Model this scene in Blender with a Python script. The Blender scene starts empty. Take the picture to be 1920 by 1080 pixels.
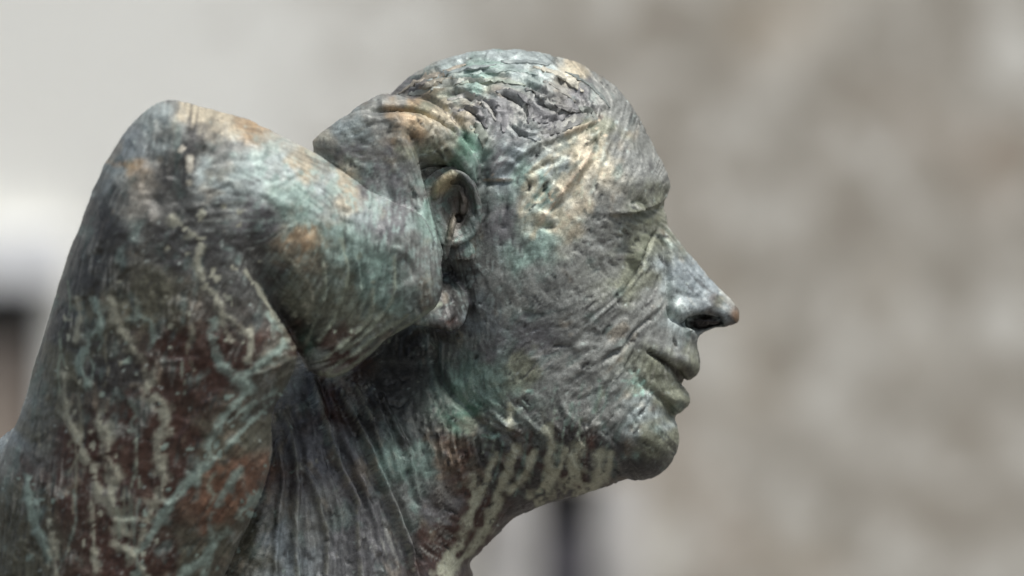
import bpy, math, random, time
import numpy as np
from mathutils import Vector
from mathutils.bvhtree import BVHTree

T00 = time.time()
random.seed(7)
rng = np.random.default_rng(7)

# ------------------------------------------------------------------ camera, sky, sun, exposure
sc = bpy.context.scene
C = sc.collection
S = 0.6 / 1920.0            # metres per modelling unit (an image pixel)
D = 6.0                     # camera distance to the middle of the head
Z0 = 1.75                   # eye height of the camera
cam_d = bpy.data.cameras.new("camera")
cam = bpy.data.objects.new("camera", cam_d); C.objects.link(cam)
cam.location = (0, -D, Z0); cam.rotation_euler = (math.radians(90), 0, 0)
cam_d.sensor_width = 36; cam_d.lens = 36 * D / 0.6
cam_d.clip_start = 0.1; cam_d.clip_end = 200
cam_d.dof.use_dof = True
cam_d.dof.focus_distance = D - 0.065
cam_d.dof.aperture_fstop = 4.9
cam_d.dof.aperture_blades = 0
sc.camera = cam

SUN_EL, SUN_AZ = math.radians(65), math.radians(128)   # azimuth measured from +Y (away) clockwise
w = bpy.data.worlds.new("World"); sc.world = w; w.use_nodes = True
nt = w.node_tree; nt.nodes.clear()
out = nt.nodes.new("ShaderNodeOutputWorld"); bg = nt.nodes.new("ShaderNodeBackground")
sky = nt.nodes.new("ShaderNodeTexSky"); sky.sky_type = 'NISHITA'; sky.sun_disc = False
sky.sun_elevation = SUN_EL; sky.sun_rotation = SUN_AZ
sky.air_density = 1.0; sky.dust_density = 1.2; sky.ozone_density = 1.0
hs = nt.nodes.new("ShaderNodeHueSaturation"); hs.inputs['Saturation'].default_value = 0.55   # cloud veil: greyer sky
nt.links.new(sky.outputs[0], hs.inputs['Color']); nt.links.new(hs.outputs[0], bg.inputs[0])
bg.inputs[1].default_value = 0.066
nt.links.new(bg.outputs[0], out.inputs[0])
sun_d = bpy.data.lights.new("sun", 'SUN'); sun_d.energy = 2.8; sun_d.angle = math.radians(28); sun_d.color = (1, 0.985, 0.965)
sun = bpy.data.objects.new("sun", sun_d); C.objects.link(sun)
sdir = Vector((math.sin(SUN_AZ) * math.cos(SUN_EL), math.cos(SUN_AZ) * math.cos(SUN_EL), math.sin(SUN_EL)))
sun.rotation_euler = sdir.to_track_quat('Z', 'Y').to_euler(); sun.location = (0, -2, 6)
sc.view_settings.view_transform = 'Standard'; sc.view_settings.look = 'None'
sc.view_settings.exposure = 0.75; sc.view_settings.gamma = 1.0

# ------------------------------------------------------------------ materials helpers
def srgb(c):
    c = np.asarray(c, dtype=np.float32) / 255.0
    return np.where(c <= 0.04045, c / 12.92, ((c + 0.055) / 1.055) ** 2.4)
def mat(name):
    m = bpy.data.materials.new(name); m.use_nodes = True
    return m, m.node_tree, m.node_tree.nodes['Principled BSDF']
def node(nt, t, **kw):
    n = nt.nodes.new(t)
    for k, v in kw.items():
        if k in n.inputs.keys(): n.inputs[k].default_value = v
        else: setattr(n, k, v)
    return n
def ramp(nt, fac, stops):
    r = nt.nodes.new("ShaderNodeValToRGB"); e = r.color_ramp.elements
    while len(e) < len(stops): e.new(0.5)
    for el, (p, c) in zip(e, stops):
        el.position = p; el.color = (*[float(v) for v in srgb(c)], 1) if isinstance(c, tuple) else (c, c, c, 1)
    nt.links.new(fac, r.inputs[0]); return r.outputs[0]
def mixc(nt, fac, a, b, mode='MIX'):
    m = nt.nodes.new("ShaderNodeMix"); m.data_type = 'RGBA'; m.blend_type = mode
    for sock, v in ((m.inputs[0], fac), (m.inputs[6], a), (m.inputs[7], b)):
        if hasattr(v, 'is_output'): nt.links.new(v, sock)
        elif isinstance(v, (int, float)): sock.default_value = v
        else: sock.default_value = (*v, 1)
    return m.outputs[2]

# ------------------------------------------------------------------ wall far behind
WY = 5.6
K = (D + WY) / D
def wx(px): return (px - 960) * S * K
def wz(py): return Z0 + (540 - py) * S * K
def mesh_obj(name, verts, faces, m=None, parent=None):
    me = bpy.data.meshes.new(name); me.from_pydata([tuple(v) for v in verts], [], faces); me.update()
    o = bpy.data.objects.new(name, me); C.objects.link(o)
    if m: me.materials.append(m)
    if parent: o.parent = parent
    return o
def box(name, x0, x1, y0, y1, z0, z1, m, parent=None, origin=(0, 0, 0)):
    ox, oy, oz = origin
    v = [(x - ox, y - oy, z - oz) for x in (x0, x1) for y in (y0, y1) for z in (z0, z1)]
    f = [(0, 1, 3, 2), (4, 6, 7, 5), (0, 4, 5, 1), (2, 3, 7, 6), (0, 2, 6, 4), (1, 5, 7, 3)]
    o = mesh_obj(name, v, f, m, parent)
    b = o.modifiers.new("bevel", 'BEVEL'); b.width = 0.004; b.segments = 2
    return o

wm, t, bs = mat("weathered_plaster")
tc = node(t, "ShaderNodeTexCoord"); geo = tc.outputs['Object']
n1 = node(t, "ShaderNodeTexNoise", Scale=5.0, Detail=7.0, Roughness=0.62); t.links.new(geo, n1.inputs['Vector'])
n2 = node(t, "ShaderNodeTexNoise", Scale=15.0, Detail=7.0, Roughness=0.68, Distortion=0.6); t.links.new(geo, n2.inputs['Vector'])
n3 = node(t, "ShaderNodeTexNoise", Scale=60.0, Detail=6.0, Roughness=0.7); t.links.new(geo, n3.inputs['Vector'])
n4 = node(t, "ShaderNodeTexNoise", Scale=3.2, Detail=5.0, Roughness=0.6); t.links.new(geo, n4.inputs['Vector'])
base = ramp(t, n1.outputs[0], [(0.32, (150, 135, 118)), (0.43, (157, 150, 141)), (0.55, (170, 165, 157)), (0.7, (162, 145, 124))])
fine = ramp(t, n2.outputs[0], [(0.32, (124, 115, 104)), (0.48, (172, 165, 155)), (0.66, (214, 209, 200))])
c = mixc(t, 0.5, base, fine)
gr = ramp(t, n3.outputs[0], [(0.3, 0.6), (0.6, 1.0)])
c = mixc(t, 0.5, c, gr, 'MULTIPLY')
hw = node(t, 'ShaderNodeHueSaturation'); hw.inputs['Saturation'].default_value = 1.15; hw.inputs['Value'].default_value = 1.16; t.links.new(c, hw.inputs['Color']); c = hw.outputs[0]
tanp = ramp(t, n4.outputs[0], [(0.58, 0.0), (0.78, 0.5)])
c = mixc(t, tanp, c, tuple(srgb((168, 136, 108))))
# paler towards the left end: the wall's brighter lit side put into the colour
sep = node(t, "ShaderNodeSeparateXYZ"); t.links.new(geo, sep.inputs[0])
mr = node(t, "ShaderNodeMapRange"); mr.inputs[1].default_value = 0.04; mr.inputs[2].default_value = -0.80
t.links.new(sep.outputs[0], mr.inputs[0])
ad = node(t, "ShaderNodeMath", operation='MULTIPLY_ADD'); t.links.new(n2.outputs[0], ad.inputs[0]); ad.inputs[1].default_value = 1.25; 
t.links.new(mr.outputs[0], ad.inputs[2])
left_lit = ramp(t, ad.outputs[0], [(0.62, 0.0), (1.6, 1.0)])
left_lit2 = node(t, "ShaderNodeMath", operation='MULTIPLY'); t.links.new(left_lit, left_lit2.inputs[0]); left_lit2.inputs[1].default_value = 0.9
c = mixc(t, left_lit2.outputs[0], c, tuple(srgb((250, 248, 242))))
c = mixc(t, 1.0, c, (0.995, 1.0, 0.968), 'MULTIPLY')
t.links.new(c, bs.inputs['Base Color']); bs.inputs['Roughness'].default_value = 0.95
bp = node(t, "ShaderNodeBump", Strength=0.6, Distance=0.01); t.links.new(n3.outputs[0], bp.inputs['Height']); t.links.new(bp.outputs[0], bs.inputs['Normal'])

def plain(name, col, rough=0.7, var=0.12):
    m, t, b = mat(name)
    tc = node(t, "ShaderNodeTexCoord"); n = node(t, "ShaderNodeTexNoise", Scale=18.0, Detail=5.0); t.links.new(tc.outputs['Object'], n.inputs['Vector'])
    c = srgb(col); o = ramp(t, n.outputs[0], [(0.3, tuple(int(v * (1 - var)) for v in col)), (0.7, tuple(min(255, int(v * (1 + var))) for v in col))])
    t.links.new(o, b.inputs['Base Color']); b.inputs['Roughness'].default_value = rough
    return m
white_m = plain("white_render", (250, 250, 247)); dark_m = plain("dark_glass", (48, 48, 52), 0.2); tan_m = plain("tan_timber", (160, 146, 132))
grey_m = plain("grey_paint", (126, 123, 128)); pale_m = plain("pale_render", (190, 186, 180))

# wall built as a slab with real openings: two windows
def wall_with_holes(x0, x1, z0, z1, holes, y, th):
    xs = sorted({x0, x1, *[h[0] for h in holes], *[h[1] for h in holes]}); zs = sorted({z0, z1, *[h[2] for h in holes], *[h[3] for h in holes]})
    v, f, idx = [], [], {}
    def vid(p):
        if p not in idx: idx[p] = len(v); v.append(p)
        return idx[p]
    def solid(i, j):
        if not (0 <= i < len(xs) - 1 and 0 <= j < len(zs) - 1): return False
        cx, cz = (xs[i] + xs[i + 1]) / 2, (zs[j] + zs[j + 1]) / 2
        return not any(h[0] < cx < h[1] and h[2] < cz < h[3] for h in holes)
    for i in range(len(xs) - 1):
        for j in range(len(zs) - 1):
            if not solid(i, j): continue
            a, b, c_, d = xs[i], xs[i + 1], zs[j], zs[j + 1]
            f.append([vid(p) for p in ((a, y, c_), (b, y, c_), (b, y, d), (a, y, d))])
            f.append([vid(p) for p in ((a, y + th, c_), (a, y + th, d), (b, y + th, d), (b, y + th, c_))])
            for (di, dj, e0, e1) in ((-1, 0, (a, d), (a, c_)), (1, 0, (b, c_), (b, d)), (0, -1, (a, c_), (b, c_)), (0, 1, (b, d), (a, d))):
                if not solid(i + di, j + dj):
                    f.append([vid((e0[0], y, e0[1])), vid((e0[0], y + th, e0[1])), vid((e1[0], y + th, e1[1])), vid((e1[0], y, e1[1]))])
    return v, f
HA = (wx(-260), wx(84), wz(1150), wz(540))         # window far left
HB = (wx(1004), wx(1118), wz(1500), wz(890))       # narrow opening under the chin
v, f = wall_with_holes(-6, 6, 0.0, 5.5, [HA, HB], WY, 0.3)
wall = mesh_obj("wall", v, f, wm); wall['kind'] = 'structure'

gm = plain("added_dark_ground", (92, 88, 84), 0.85)
ground = mesh_obj("ground", [(-60, -60, 0), (60, -60, 0), (60, 60, 0), (-60, 60, 0)], [(0, 1, 2, 3)], gm); ground['kind'] = 'structure'  # unseen dark ground, added to block light from below
def window(hole, label, shutter, surround, lintel):
    x0, x1, z0, z1 = hole
    e = bpy.data.objects.new("window", None); C.objects.link(e); e.location = ((x0 + x1) / 2, WY, z0)
    e['label'] = label; e['category'] = 'window'
    o = e.location
    box("pane", x0 - .01, x1 + .01, WY + .16, WY + .17, z0 - .01, z1 + .01, dark_m, e, o)
    fw = 0.012
    box("frame", x0, x0 + fw, WY + .13, WY + .155, z0, z1, grey_m, e, o); box("frame", x1 - fw, x1, WY + .13, WY + .155, z0, z1, grey_m, e, o)
    box("frame", x0 + fw, x1 - fw, WY + .13, WY + .155, z1 - fw, z1, grey_m, e, o)
    if shutter: box("shutter", x0 + .02, x1 - .015, WY + .015, WY + .04, z0, z1 - .06, shutter, e, o)
    if surround:
        box("surround", x0 - surround, x0 - .001, WY - .02, WY + .01, z0, z1, pale_m, e, o)
        box("surround", x1 + .001, x1 + surround, WY - .02, WY + .01, z0, z1, pale_m, e, o)
    if lintel: box("lintel", x0 - .02, x1 + .03, WY - .035, WY + .01, z1, z1 + lintel * .9, white_m, e, o)
    return e
window(HA, "dark blurred window under a white lintel at the far left of the plaster wall", tan_m, 0, 0.075)
window(HB, "narrow dark grey window opening low in the wall below the chin", grey_m, 0.05, 0)

# ------------------------------------------------------------------ modelling tools (numpy)
def blur(a, s):
    h, w_ = a.shape; pad = int(3 * s) + 1
    b = np.pad(a, pad, mode='edge'); fy = np.fft.fftfreq(b.shape[0])[:, None]; fx = np.fft.rfftfreq(b.shape[1])[None]
    g = np.exp(-2 * (math.pi * s) ** 2 * (fx * fx + fy * fy))
    return np.fft.irfft2(np.fft.rfft2(b) * g, b.shape)[pad:pad + h, pad:pad + w_].astype(np.float32)
def spline(P, closed=False, n=8):
    P = np.asarray(P, float)
    Q = np.vstack([P[-1:], P, P[:2]]) if closed else np.vstack([2 * P[0] - P[1], P, 2 * P[-1] - P[-2]])
    t_ = np.linspace(0, 1, n, endpoint=False)[:, None]; R = []
    for i in range(1, len(Q) - 2):
        p0, p1, p2, p3 = Q[i - 1:i + 3]
        R.append(0.5 * (2 * p1 + (p2 - p0) * t_ + (2 * p0 - 5 * p1 + 4 * p2 - p3) * t_ ** 2 + (3 * p1 - p0 - 3 * p2 + p3) * t_ ** 3))
    if not closed: R.append(P[-1:])
    return np.vstack(R)
def poly_sdf(P, X, Y):                                # >0 inside
    d2 = np.full(X.shape, 1e12, np.float32); ins = np.zeros(X.shape, bool); n = len(P)
    for i in range(n):
        x0, y0 = P[i]; x1, y1 = P[(i + 1) % n]; ex, ey = x1 - x0, y1 - y0; L = ex * ex + ey * ey + 1e-9
        tt = np.clip(((X - x0) * ex + (Y - y0) * ey) / L, 0, 1)
        d2 = np.minimum(d2, (X - x0 - tt * ex) ** 2 + (Y - y0 - tt * ey) ** 2)
        if y0 != y1:
            ins ^= ((y0 > Y) != (y1 > Y)) & (X < ex * (Y - y0) / (y1 - y0) + x0)
    d = np.sqrt(d2); return np.where(ins, d, -d).astype(np.float32)
def tps(pts, vals, X, Y, reg=2.0):
    P = np.asarray(pts, float) / 100; V = np.asarray(vals, float); n = len(P)
    if V.ndim == 1: V = V[:, None]
    def U(r2): return 0.5 * r2 * np.log(r2 + 1e-9)
    A = np.zeros((n + 3, n + 3)); r2 = ((P[:, None] - P[None]) ** 2).sum(-1)
    A[:n, :n] = U(r2) + np.eye(n) * reg * 0.05; A[:n, n] = 1; A[:n, n + 1:] = P; A[n, :n] = 1; A[n + 1:, :n] = P.T
    b = np.zeros((n + 3, V.shape[1])); b[:n] = V; W = np.linalg.solve(A, b)
    x, y = X / 100, Y / 100; o = [W[n, k] + W[n + 1, k] * x + W[n + 2, k] * y for k in range(V.shape[1])]
    for i in range(n):
        u = U((x - P[i, 0]) ** 2 + (y - P[i, 1]) ** 2)
        for k in range(V.shape[1]): o[k] = o[k] + W[i, k] * u
    return [a.astype(np.float32) for a in o]
def shep(pts, vals, X, Y, p=3.0, soft=20.0):
    V = np.asarray(vals, float); V = V[:, None] if V.ndim == 1 else V
    num = [np.zeros(X.shape, np.float32) for _ in range(V.shape[1])]; den = np.zeros(X.shape, np.float32)
    for (a, b), v_ in zip(pts, V):
        w_ = ((X - a) ** 2 + (Y - b) ** 2 + soft * soft).astype(np.float32) ** (-p / 2); den += w_
        for k in range(len(num)): num[k] += w_ * v_[k]
    return [q / den for q in num]
def surface_nets(F, org, h):
    nx, ny, nz = F.shape; neg = F < 0
    code = np.zeros((nx - 1, ny - 1, nz - 1), np.uint8)
    for a in (0, 1):
        for b in (0, 1):
            for c_ in (0, 1): code += neg[a:nx - 1 + a, b:ny - 1 + b, c_:nz - 1 + c_]
    act = (code > 0) & (code < 8); del code
    I = np.argwhere(act); n = len(I)
    ids = np.full(act.shape, -1, np.int32); ids[act] = np.arange(n, dtype=np.int32)
    acc = np.zeros((n, 3)); cnt = np.zeros(n)
    corner = {(a, b, c_): F[I[:, 0] + a, I[:, 1] + b, I[:, 2] + c_].astype(float) for a in (0, 1) for b in (0, 1) for c_ in (0, 1)}
    for ax in range(3):
        for u in (0, 1):
            for v_ in (0, 1):
                p = [0, 0, 0]; o_ = [k for k in range(3) if k != ax]; p[o_[0]] = u; p[o_[1]] = v_; q = list(p); q[ax] = 1
                f0, f1 = corner[tuple(p)], corner[tuple(q)]; m = (f0 < 0) != (f1 < 0)
                tt = np.where(m, f0 / np.where(m, f0 - f1, 1), 0); pos = np.tile(np.array(p, float), (n, 1)); pos[:, ax] = tt
                acc[m] += pos[m]; cnt[m] += 1
    V = (acc / cnt[:, None] + I) * h + np.asarray(org)
    quads = []
    for ax in range(3):
        sl0 = [slice(1, -1)] * 3; sl1 = [slice(1, -1)] * 3
        sl0[ax] = slice(0, -1); sl1[ax] = slice(1, None)
        a_, b_ = neg[tuple(sl0)], neg[tuple(sl1)]
        E = np.argwhere(a_ != b_); off = np.array([1, 1, 1]); off[ax] = 0; G = E + off
        s0 = a_[tuple(E.T)]; u, v_ = (ax + 1) % 3, (ax + 2) % 3
        def cell(du, dv):
            q = G.copy(); q[:, u] -= du; q[:, v_] -= dv; return ids[tuple(q.T)]
        Q = np.stack([cell(1, 1), cell(0, 1), cell(0, 0), cell(1, 0)], 1)
        Q[~s0] = Q[~s0][:, ::-1]; quads.append(Q)
    return V, np.vstack(quads)
def np_mesh(name, V, Q):
    me = bpy.data.meshes.new(name); k = Q.shape[1]
    me.vertices.add(len(V)); me.vertices.foreach_set("co", V.astype(np.float32).ravel())
    me.loops.add(Q.size); me.loops.foreach_set("vertex_index", Q.astype(np.int32).ravel())
    me.polygons.add(len(Q)); me.polygons.foreach_set("loop_start", np.arange(0, Q.size, k, dtype=np.int32))
    me.update(calc_edges=True); return me
def smin(a, b, k):
    h = np.clip(0.5 + 0.5 * (b - a) / k, 0, 1); return b + (a - b) * h - k * h * (1 - h)

# The figure is modelled in units of S: x to the right, z downwards (image pixel positions), y in depth away from the viewer.
def unp(P, d):                                        # image pixel outline scaled about the camera to depth d -> model coordinates
    P = np.asarray(P, float); k = 1 + d * S / D
    return np.stack([960 + (P[:, 0] - 960) * k, 540 + (P[:, 1] - 540) * k], 1)

# ---- forms: outline, centre depth (points), half thickness (points), rounding radius (points)
HEAD = [(737,172),(760,150),(800,125),(850,105),(900,96),(950,93),(1000,96),(1040,105),(1085,118),(1120,138),(1150,160),(1172,182),(1192,212),(1211,245),
 (1231,285),(1246,315),(1257,347),(1250,366),(1247,385),(1251,405),(1254,420),(1263,436),(1276,456),(1301,485),(1331,520),(1356,547),(1378,569),(1386,584),
 (1384,604),(1362,612),(1332,618),(1312,628),(1306,648),(1312,668),(1314,685),(1309,702),(1294,712),(1279,717),(1272,713),(1276,721),(1290,735),(1294,752),(1284,766),(1262,781),
 (1257,775),(1266,788),(1271,810),(1270,840),(1260,866),(1240,886),(1215,898),(1187,902),(1176,898),(1120,918),(1050,938),(1000,948),(940,960),(860,900),(800,780),(740,650),(690,540),(655,430),(655,320),(690,230)]
NECK = [(800,560),(960,640),(1030,780),(1040,900),(1010,946),(975,961),(940,996),(905,1031),(882,1056),(886,1082),(880,1160),(860,1300),(780,1500),(250,1500),(270,1150),(370,930),(455,760),(530,668),(590,620),(680,560)]
UARM = [(311,200),(272,225),(242,248),(213,287),(193,321),(171,370),(152,420),(128,480),(106,550),(85,612),(62,690),(49,740),(32,788),(8,840),(-20,900),(-40,1000),(-55,1100),(-60,1300),(120,1480),(330,1330),(400,1130),(440,1035),(475,962),(500,900),(512,850),(510,800),(516,765),(536,725),(553,690),(557,662),(542,625),(515,580),(490,520),(470,430),(440,310),(390,236),(345,206)]
FARM = [(311,199),(338,197),(372,201),(412,209),(462,224),(512,247),(560,271),(600,293),(640,320),(670,341),(700,361),(735,379),(765,391),(790,408),(808,440),(820,480),(829,520),(826,550),(815,575),(790,597),(760,615),(725,636),(692,668),(660,692),(625,706),(600,706),(575,690),(560,660),(530,610),(470,560),(390,500),(300,430),(240,330),(262,232)]
HAND = [(587,276),(592,258),(612,241),(640,221),(664,208),(690,206),(715,210),(742,211),(756,226),(766,255),(779,290),(789,330),(799,370),(810,410),(823,450),(828,490),(800,540),(700,520),(610,400)]
FIN1 = [(720,216),(745,212),(775,211),(805,222),(835,238),(860,256),(884,284),(899,314),(900,338),(890,352),(876,342),(862,326),(838,314),(808,313),(786,318),(764,320),(730,300)]
FIN2 = [(650,232),(664,206),(695,188),(716,177),(742,178),(772,184),(800,188),(824,204),(848,224),(864,244),(862,258),(846,262),(815,250),(770,240),(700,240)]
THUM = [(760,545),(800,540),(832,518),(852,522),(868,536),(877,560),(876,588),(866,611),(846,622),(822,616),(790,610),(750,600)]
H_ = 4.6
GX = np.arange(-150, 1421, H_); GY = np.arange(-790, 541, H_); GZ = np.arange(66, 1401, H_)
XX, ZZ = np.meshgrid(GX, GZ, indexing='ij'); XX = XX.astype(np.float32); ZZ = ZZ.astype(np.float32)
F = np.full((len(GX), len(GY), len(GZ)), 60.0, np.float32); FARMS = F.copy()
LAB = np.zeros(F.shape, np.uint8); BEST = F.copy()
def add_form(lab, outline, depth, thick, rnd, k, smooth=6.0, corner=False, F=F):
    """inflate a side outline into a rounded body: half thickness and centre depth vary over it"""
    dm = float(np.mean([q[2] for q in depth])); P = unp(outline, dm); P = P if corner else spline(P, True, 4)
    x0, z0 = P.min(0) - 45; x1, z1 = P.max(0) + 45
    ix = np.where((GX >= x0) & (GX <= x1))[0]; iz = np.where((GZ >= z0) & (GZ <= z1))[0]; ix = slice(ix[0], ix[-1] + 1); iz = slice(iz[0], iz[-1] + 1)
    X, Z = XX[ix, iz], ZZ[ix, iz]
    fld = lambda q: (np.full(X.shape, q, np.float32) if np.isscalar(q) else (tps([p[:2] for p in q], [p[2] for p in q], X, Z)[0] if len(q) > 2 else
        shep([p[:2] for p in q], [p[2] for p in q], X, Z)[0]))
    d = poly_sdf(P, X, Z); T = np.maximum(fld(thick), 15); R = np.maximum(fld(rnd), 12); yc = fld(depth)
    s = np.minimum(d / R, 1); Q = T * T * np.where(s > 0, 1 - (1 - s) ** 2, 2 * s)
    Q = np.where(d > -20, blur(Q, smooth / H_ * 0.5), Q); Q = np.maximum(Q, -40000)
    Qx, Qz = np.gradient(Q, H_); cx, cz = np.gradient(yc, H_)
    tm = np.sqrt(np.maximum(Q, 0)); ya, yb = (yc - tm).min() - 45, (yc + tm).max() + 45
    iy = np.where((GY >= ya) & (GY <= yb))[0]; iy = slice(iy[0], iy[-1] + 1)
    u = GY[iy].astype(np.float32)[None, :, None] - yc[:, None, :]
    g = np.sqrt(4 * u * u + (Qx[:, None] + 2 * u * cx[:, None]) ** 2 + (Qz[:, None] + 2 * u * cz[:, None]) ** 2)
    f = (u * u - Q[:, None]) / np.maximum(g, 40); del g, u
    b = BEST[ix, iy, iz]; m = f < b; LAB[ix, iy, iz][m] = lab; b[m] = f[m]
    F[ix, iy, iz] = smin(F[ix, iy, iz], f, k)

head_T = [(900,280,238),(800,320,215),(720,420,190),(950,170,205),(1080,330,212),(1170,300,190),(1215,370,178),(1140,420,196),(1208,462,114),(1165,490,156),(1240,440,92),
 (1120,560,200),(1190,560,142),(1230,560,100),(1262,500,62),(1300,530,56),(1340,570,44),(1370,590,36),(1285,585,60),(1250,640,98),(1290,670,72),(1220,680,112),(1270,740,72),(1230,760,108),
 (1150,680,162),(1100,740,180),(1000,660,206),(900,560,218),(860,420,222),(1000,800,190),(920,800,190),(1100,850,150),(1190,840,118),(1240,840,98),(1050,920,150),(880,900,170),(760,600,145),(800,700,170)]
head_R = [(850,300,230),(950,160,200),(1100,200,170),(1200,300,130),(1220,400,90),(1300,530,60),(1360,590,38),(1290,660,50),(1280,740,36),(1240,840,70),(1100,870,90),(1000,900,120),(900,800,200),(700,500,200)]
add_form(1, HEAD, [(0,0,0)], head_T, head_R, 10)
add_form(2, NECK, [(900,800,0),(600,900,-40),(500,1300,0),(850,1100,0)], [(900,800,165),(860,950,140),(760,1000,175),(700,800,180),(600,900,245),(540,780,220),(500,1100,330),(800,1300,260),(400,1400,430),(680,690,105),(600,720,130),(740,740,130)],
         [(900,900,130),(600,750,160),(400,1200,280),(800,1200,150)], 18)
HEADQ = None
add_form(3, UARM, [(320,260,-560),(300,600,-520),(200,1000,-440),(150,1300,-400),(450,640,-540)], [(310,260,110),(300,450,165),(250,650,180),(220,900,190),(200,1200,200),(450,640,130)],
         [(310,250,45),(250,600,150),(250,1000,190),(520,660,70)], 24, 3, F=FARMS)
add_form(4, FARM, [(310,300,-560),(480,420,-520),(650,500,-450),(800,520,-385),(620,650,-450)], [(310,280,105),(480,400,140),(640,480,130),(780,480,90),(640,640,70)],
         [(315,250,50),(400,280,90),(500,400,140),(640,500,140),(810,500,60),(620,690,50)], 30, 3, F=FARMS)
add_form(5, HAND, [(600,300,-295),(700,300,-305),(770,260,-312),(790,400,-318),(780,500,-335)], [(600,300,60),(700,320,78),(775,380,66),(720,480,70)], [(600,280,45),(700,330,70),(775,300,16),(790,330,16),(810,430,18)], 8, F=FARMS)
add_form(6, FIN1, [(750,240,-304),(830,260,-278),(895,330,-235)], [(750,250,55),(830,270,46),(890,320,36)], [(750,250,40),(830,270,40),(890,330,28)], 9, 4, F=FARMS)
add_form(7, FIN2, [(660,220,-235),(760,200,-198),(860,250,-180)], [(680,210,60),(770,210,55),(850,245,40)], [(680,210,40),(850,245,30)], 5, 4, F=FARMS)
add_form(8, THUM, [(780,570,-290),(830,570,-250),(870,580,-228)], [(780,570,50),(850,570,36)], [(800,570,42),(860,570,36)], 5, 4, F=FARMS)
# openings cut into the head: the parted lips and the nostrils
def cut(dist2, depth_in, depth_out):
    ys = np.abs(GY)[None, :, None]; x0, x1 = GX.searchsorted(1190), GX.searchsorted(1400); z0, z1 = GZ.searchsorted(570), GZ.searchsorted(800)
    g = np.maximum(dist2[x0:x1, None, z0:z1], np.maximum(depth_in - ys, 0 * ys - 999)); F[x0:x1, :, z0:z1] = np.maximum(F[x0:x1, :, z0:z1], -g)
def line2(P):
    P = spline(np.array(P, float), False, 5); d = np.full(XX.shape, 1e9, np.float32)
    for a, b in zip(P[:-1], P[1:]):
        e = b - a; tt = np.clip(((XX - a[0]) * e[0] + (ZZ - a[1]) * e[1]) / (e @ e), 0, 1); d = np.minimum(d, np.hypot(XX - a[0] - tt * e[0], ZZ - a[1] - tt * e[1]))
    return d
cut(-poly_sdf(spline(np.array([(1289,608),(1302,598),(1322,593),(1342,598),(1355,608),(1350,620),(1331,627),(1316,633),(1300,621)], float), True, 4), XX, ZZ), 9.0, 0)
F[:] = smin(F, FARMS, 9); del FARMS
# far shoulder, and near shoulder under the picture
def add_ball(lab, c_, r, k):
    f = (np.sqrt(((XX[:, None] - c_[0]) / r[0]) ** 2 + ((GY[None, :, None] - c_[1]) / r[1]) ** 2 + ((ZZ[:, None] - c_[2]) / r[2]) ** 2).astype(np.float32) - 1) * min(r)
    m = f < BEST; LAB[m] = lab; BEST[m] = f[m]; np.copyto(F, smin(F, f, k))
add_ball(2, (500, 30, 1420), (380, 470, 270), 40); add_ball(2, (110, -110, 1062), (195, 270, 285), 60)
for ax in range(3):
    sl = [slice(None)] * 3
    for e in (0, -1): sl[ax] = e; F[tuple(sl)] = np.maximum(F[tuple(sl)], 1.0)
print("field", round(time.time() - T00, 1))
V, Q = surface_nets(F, (GX[0], GY[0], GZ[0]), H_)
li = np.clip(np.round((V - [GX[0], GY[0], GZ[0]]) / H_).astype(int), 0, np.array(F.shape) - 1); lab0 = LAB[tuple(li.T)]
del BEST, LAB, F
print("nets", len(V), len(Q), round(time.time() - T00, 1))

# ------------------------------------------------------------------ relief and patina maps over image pixel positions (1 unit per cell)
MW, MH, MX, MY = 1640, 1360, -170, 50                  # map origin and size
my, mx = np.mgrid[0:MH, 0:MW].astype(np.float32); mx += MX; my += MY
Hm = np.zeros((MH, MW), np.float32)
def noise(s, seed):
    r_ = np.random.default_rng(seed); q = 4 if s >= 6 else 2 if s >= 3 else 1
    n_ = blur(r_.standard_normal((MH // q + 2, MW // q + 2)).astype(np.float32), s / q)
    if q > 1:
        iy, ix = np.arange(MH) / q, np.arange(MW) / q; a, b = iy.astype(int), ix.astype(int); fy, fx = (iy - a)[:, None].astype(np.float32), (ix - b)[None].astype(np.float32)
        r0 = n_[a] * (1 - fy) + n_[a + 1] * fy; n_ = r0[:, b] * (1 - fx) + r0[:, b + 1] * fx
    n_ = n_[:MH, :MW]; return n_ / n_.std()
def segdist(P, pad):
    x0 = int(max(P[:, 0].min() - pad - MX, 0)); x1 = int(min(P[:, 0].max() + pad - MX, MW - 1)); y0 = int(max(P[:, 1].min() - pad - MY, 0)); y1 = int(min(P[:, 1].max() + pad - MY, MH - 1))
    if x1 <= x0 or y1 <= y0: return None
    sl = (slice(y0, y1 + 1), slice(x0, x1 + 1)); X, Y = mx[sl], my[sl]
    best = np.full(X.shape, 1e9, np.float32); par = np.zeros(X.shape, np.float32); sgn = np.zeros(X.shape, np.float32)
    n = len(P) - 1
    for i in range(n):
        a, b = P[i], P[i + 1]; e = b - a; L = e @ e + 1e-6
        tt = np.clip(((X - a[0]) * e[0] + (Y - a[1]) * e[1]) / L, 0, 1); dx, dy = X - a[0] - tt * e[0], Y - a[1] - tt * e[1]; d2 = dx * dx + dy * dy
        m = d2 < best; best[m] = d2[m]; par[m] = ((i + tt) / n)[m]; sgn[m] = np.sign(e[0] * dy - e[1] * dx)[m]
    return sl, np.sqrt(best), par, sgn
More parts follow.
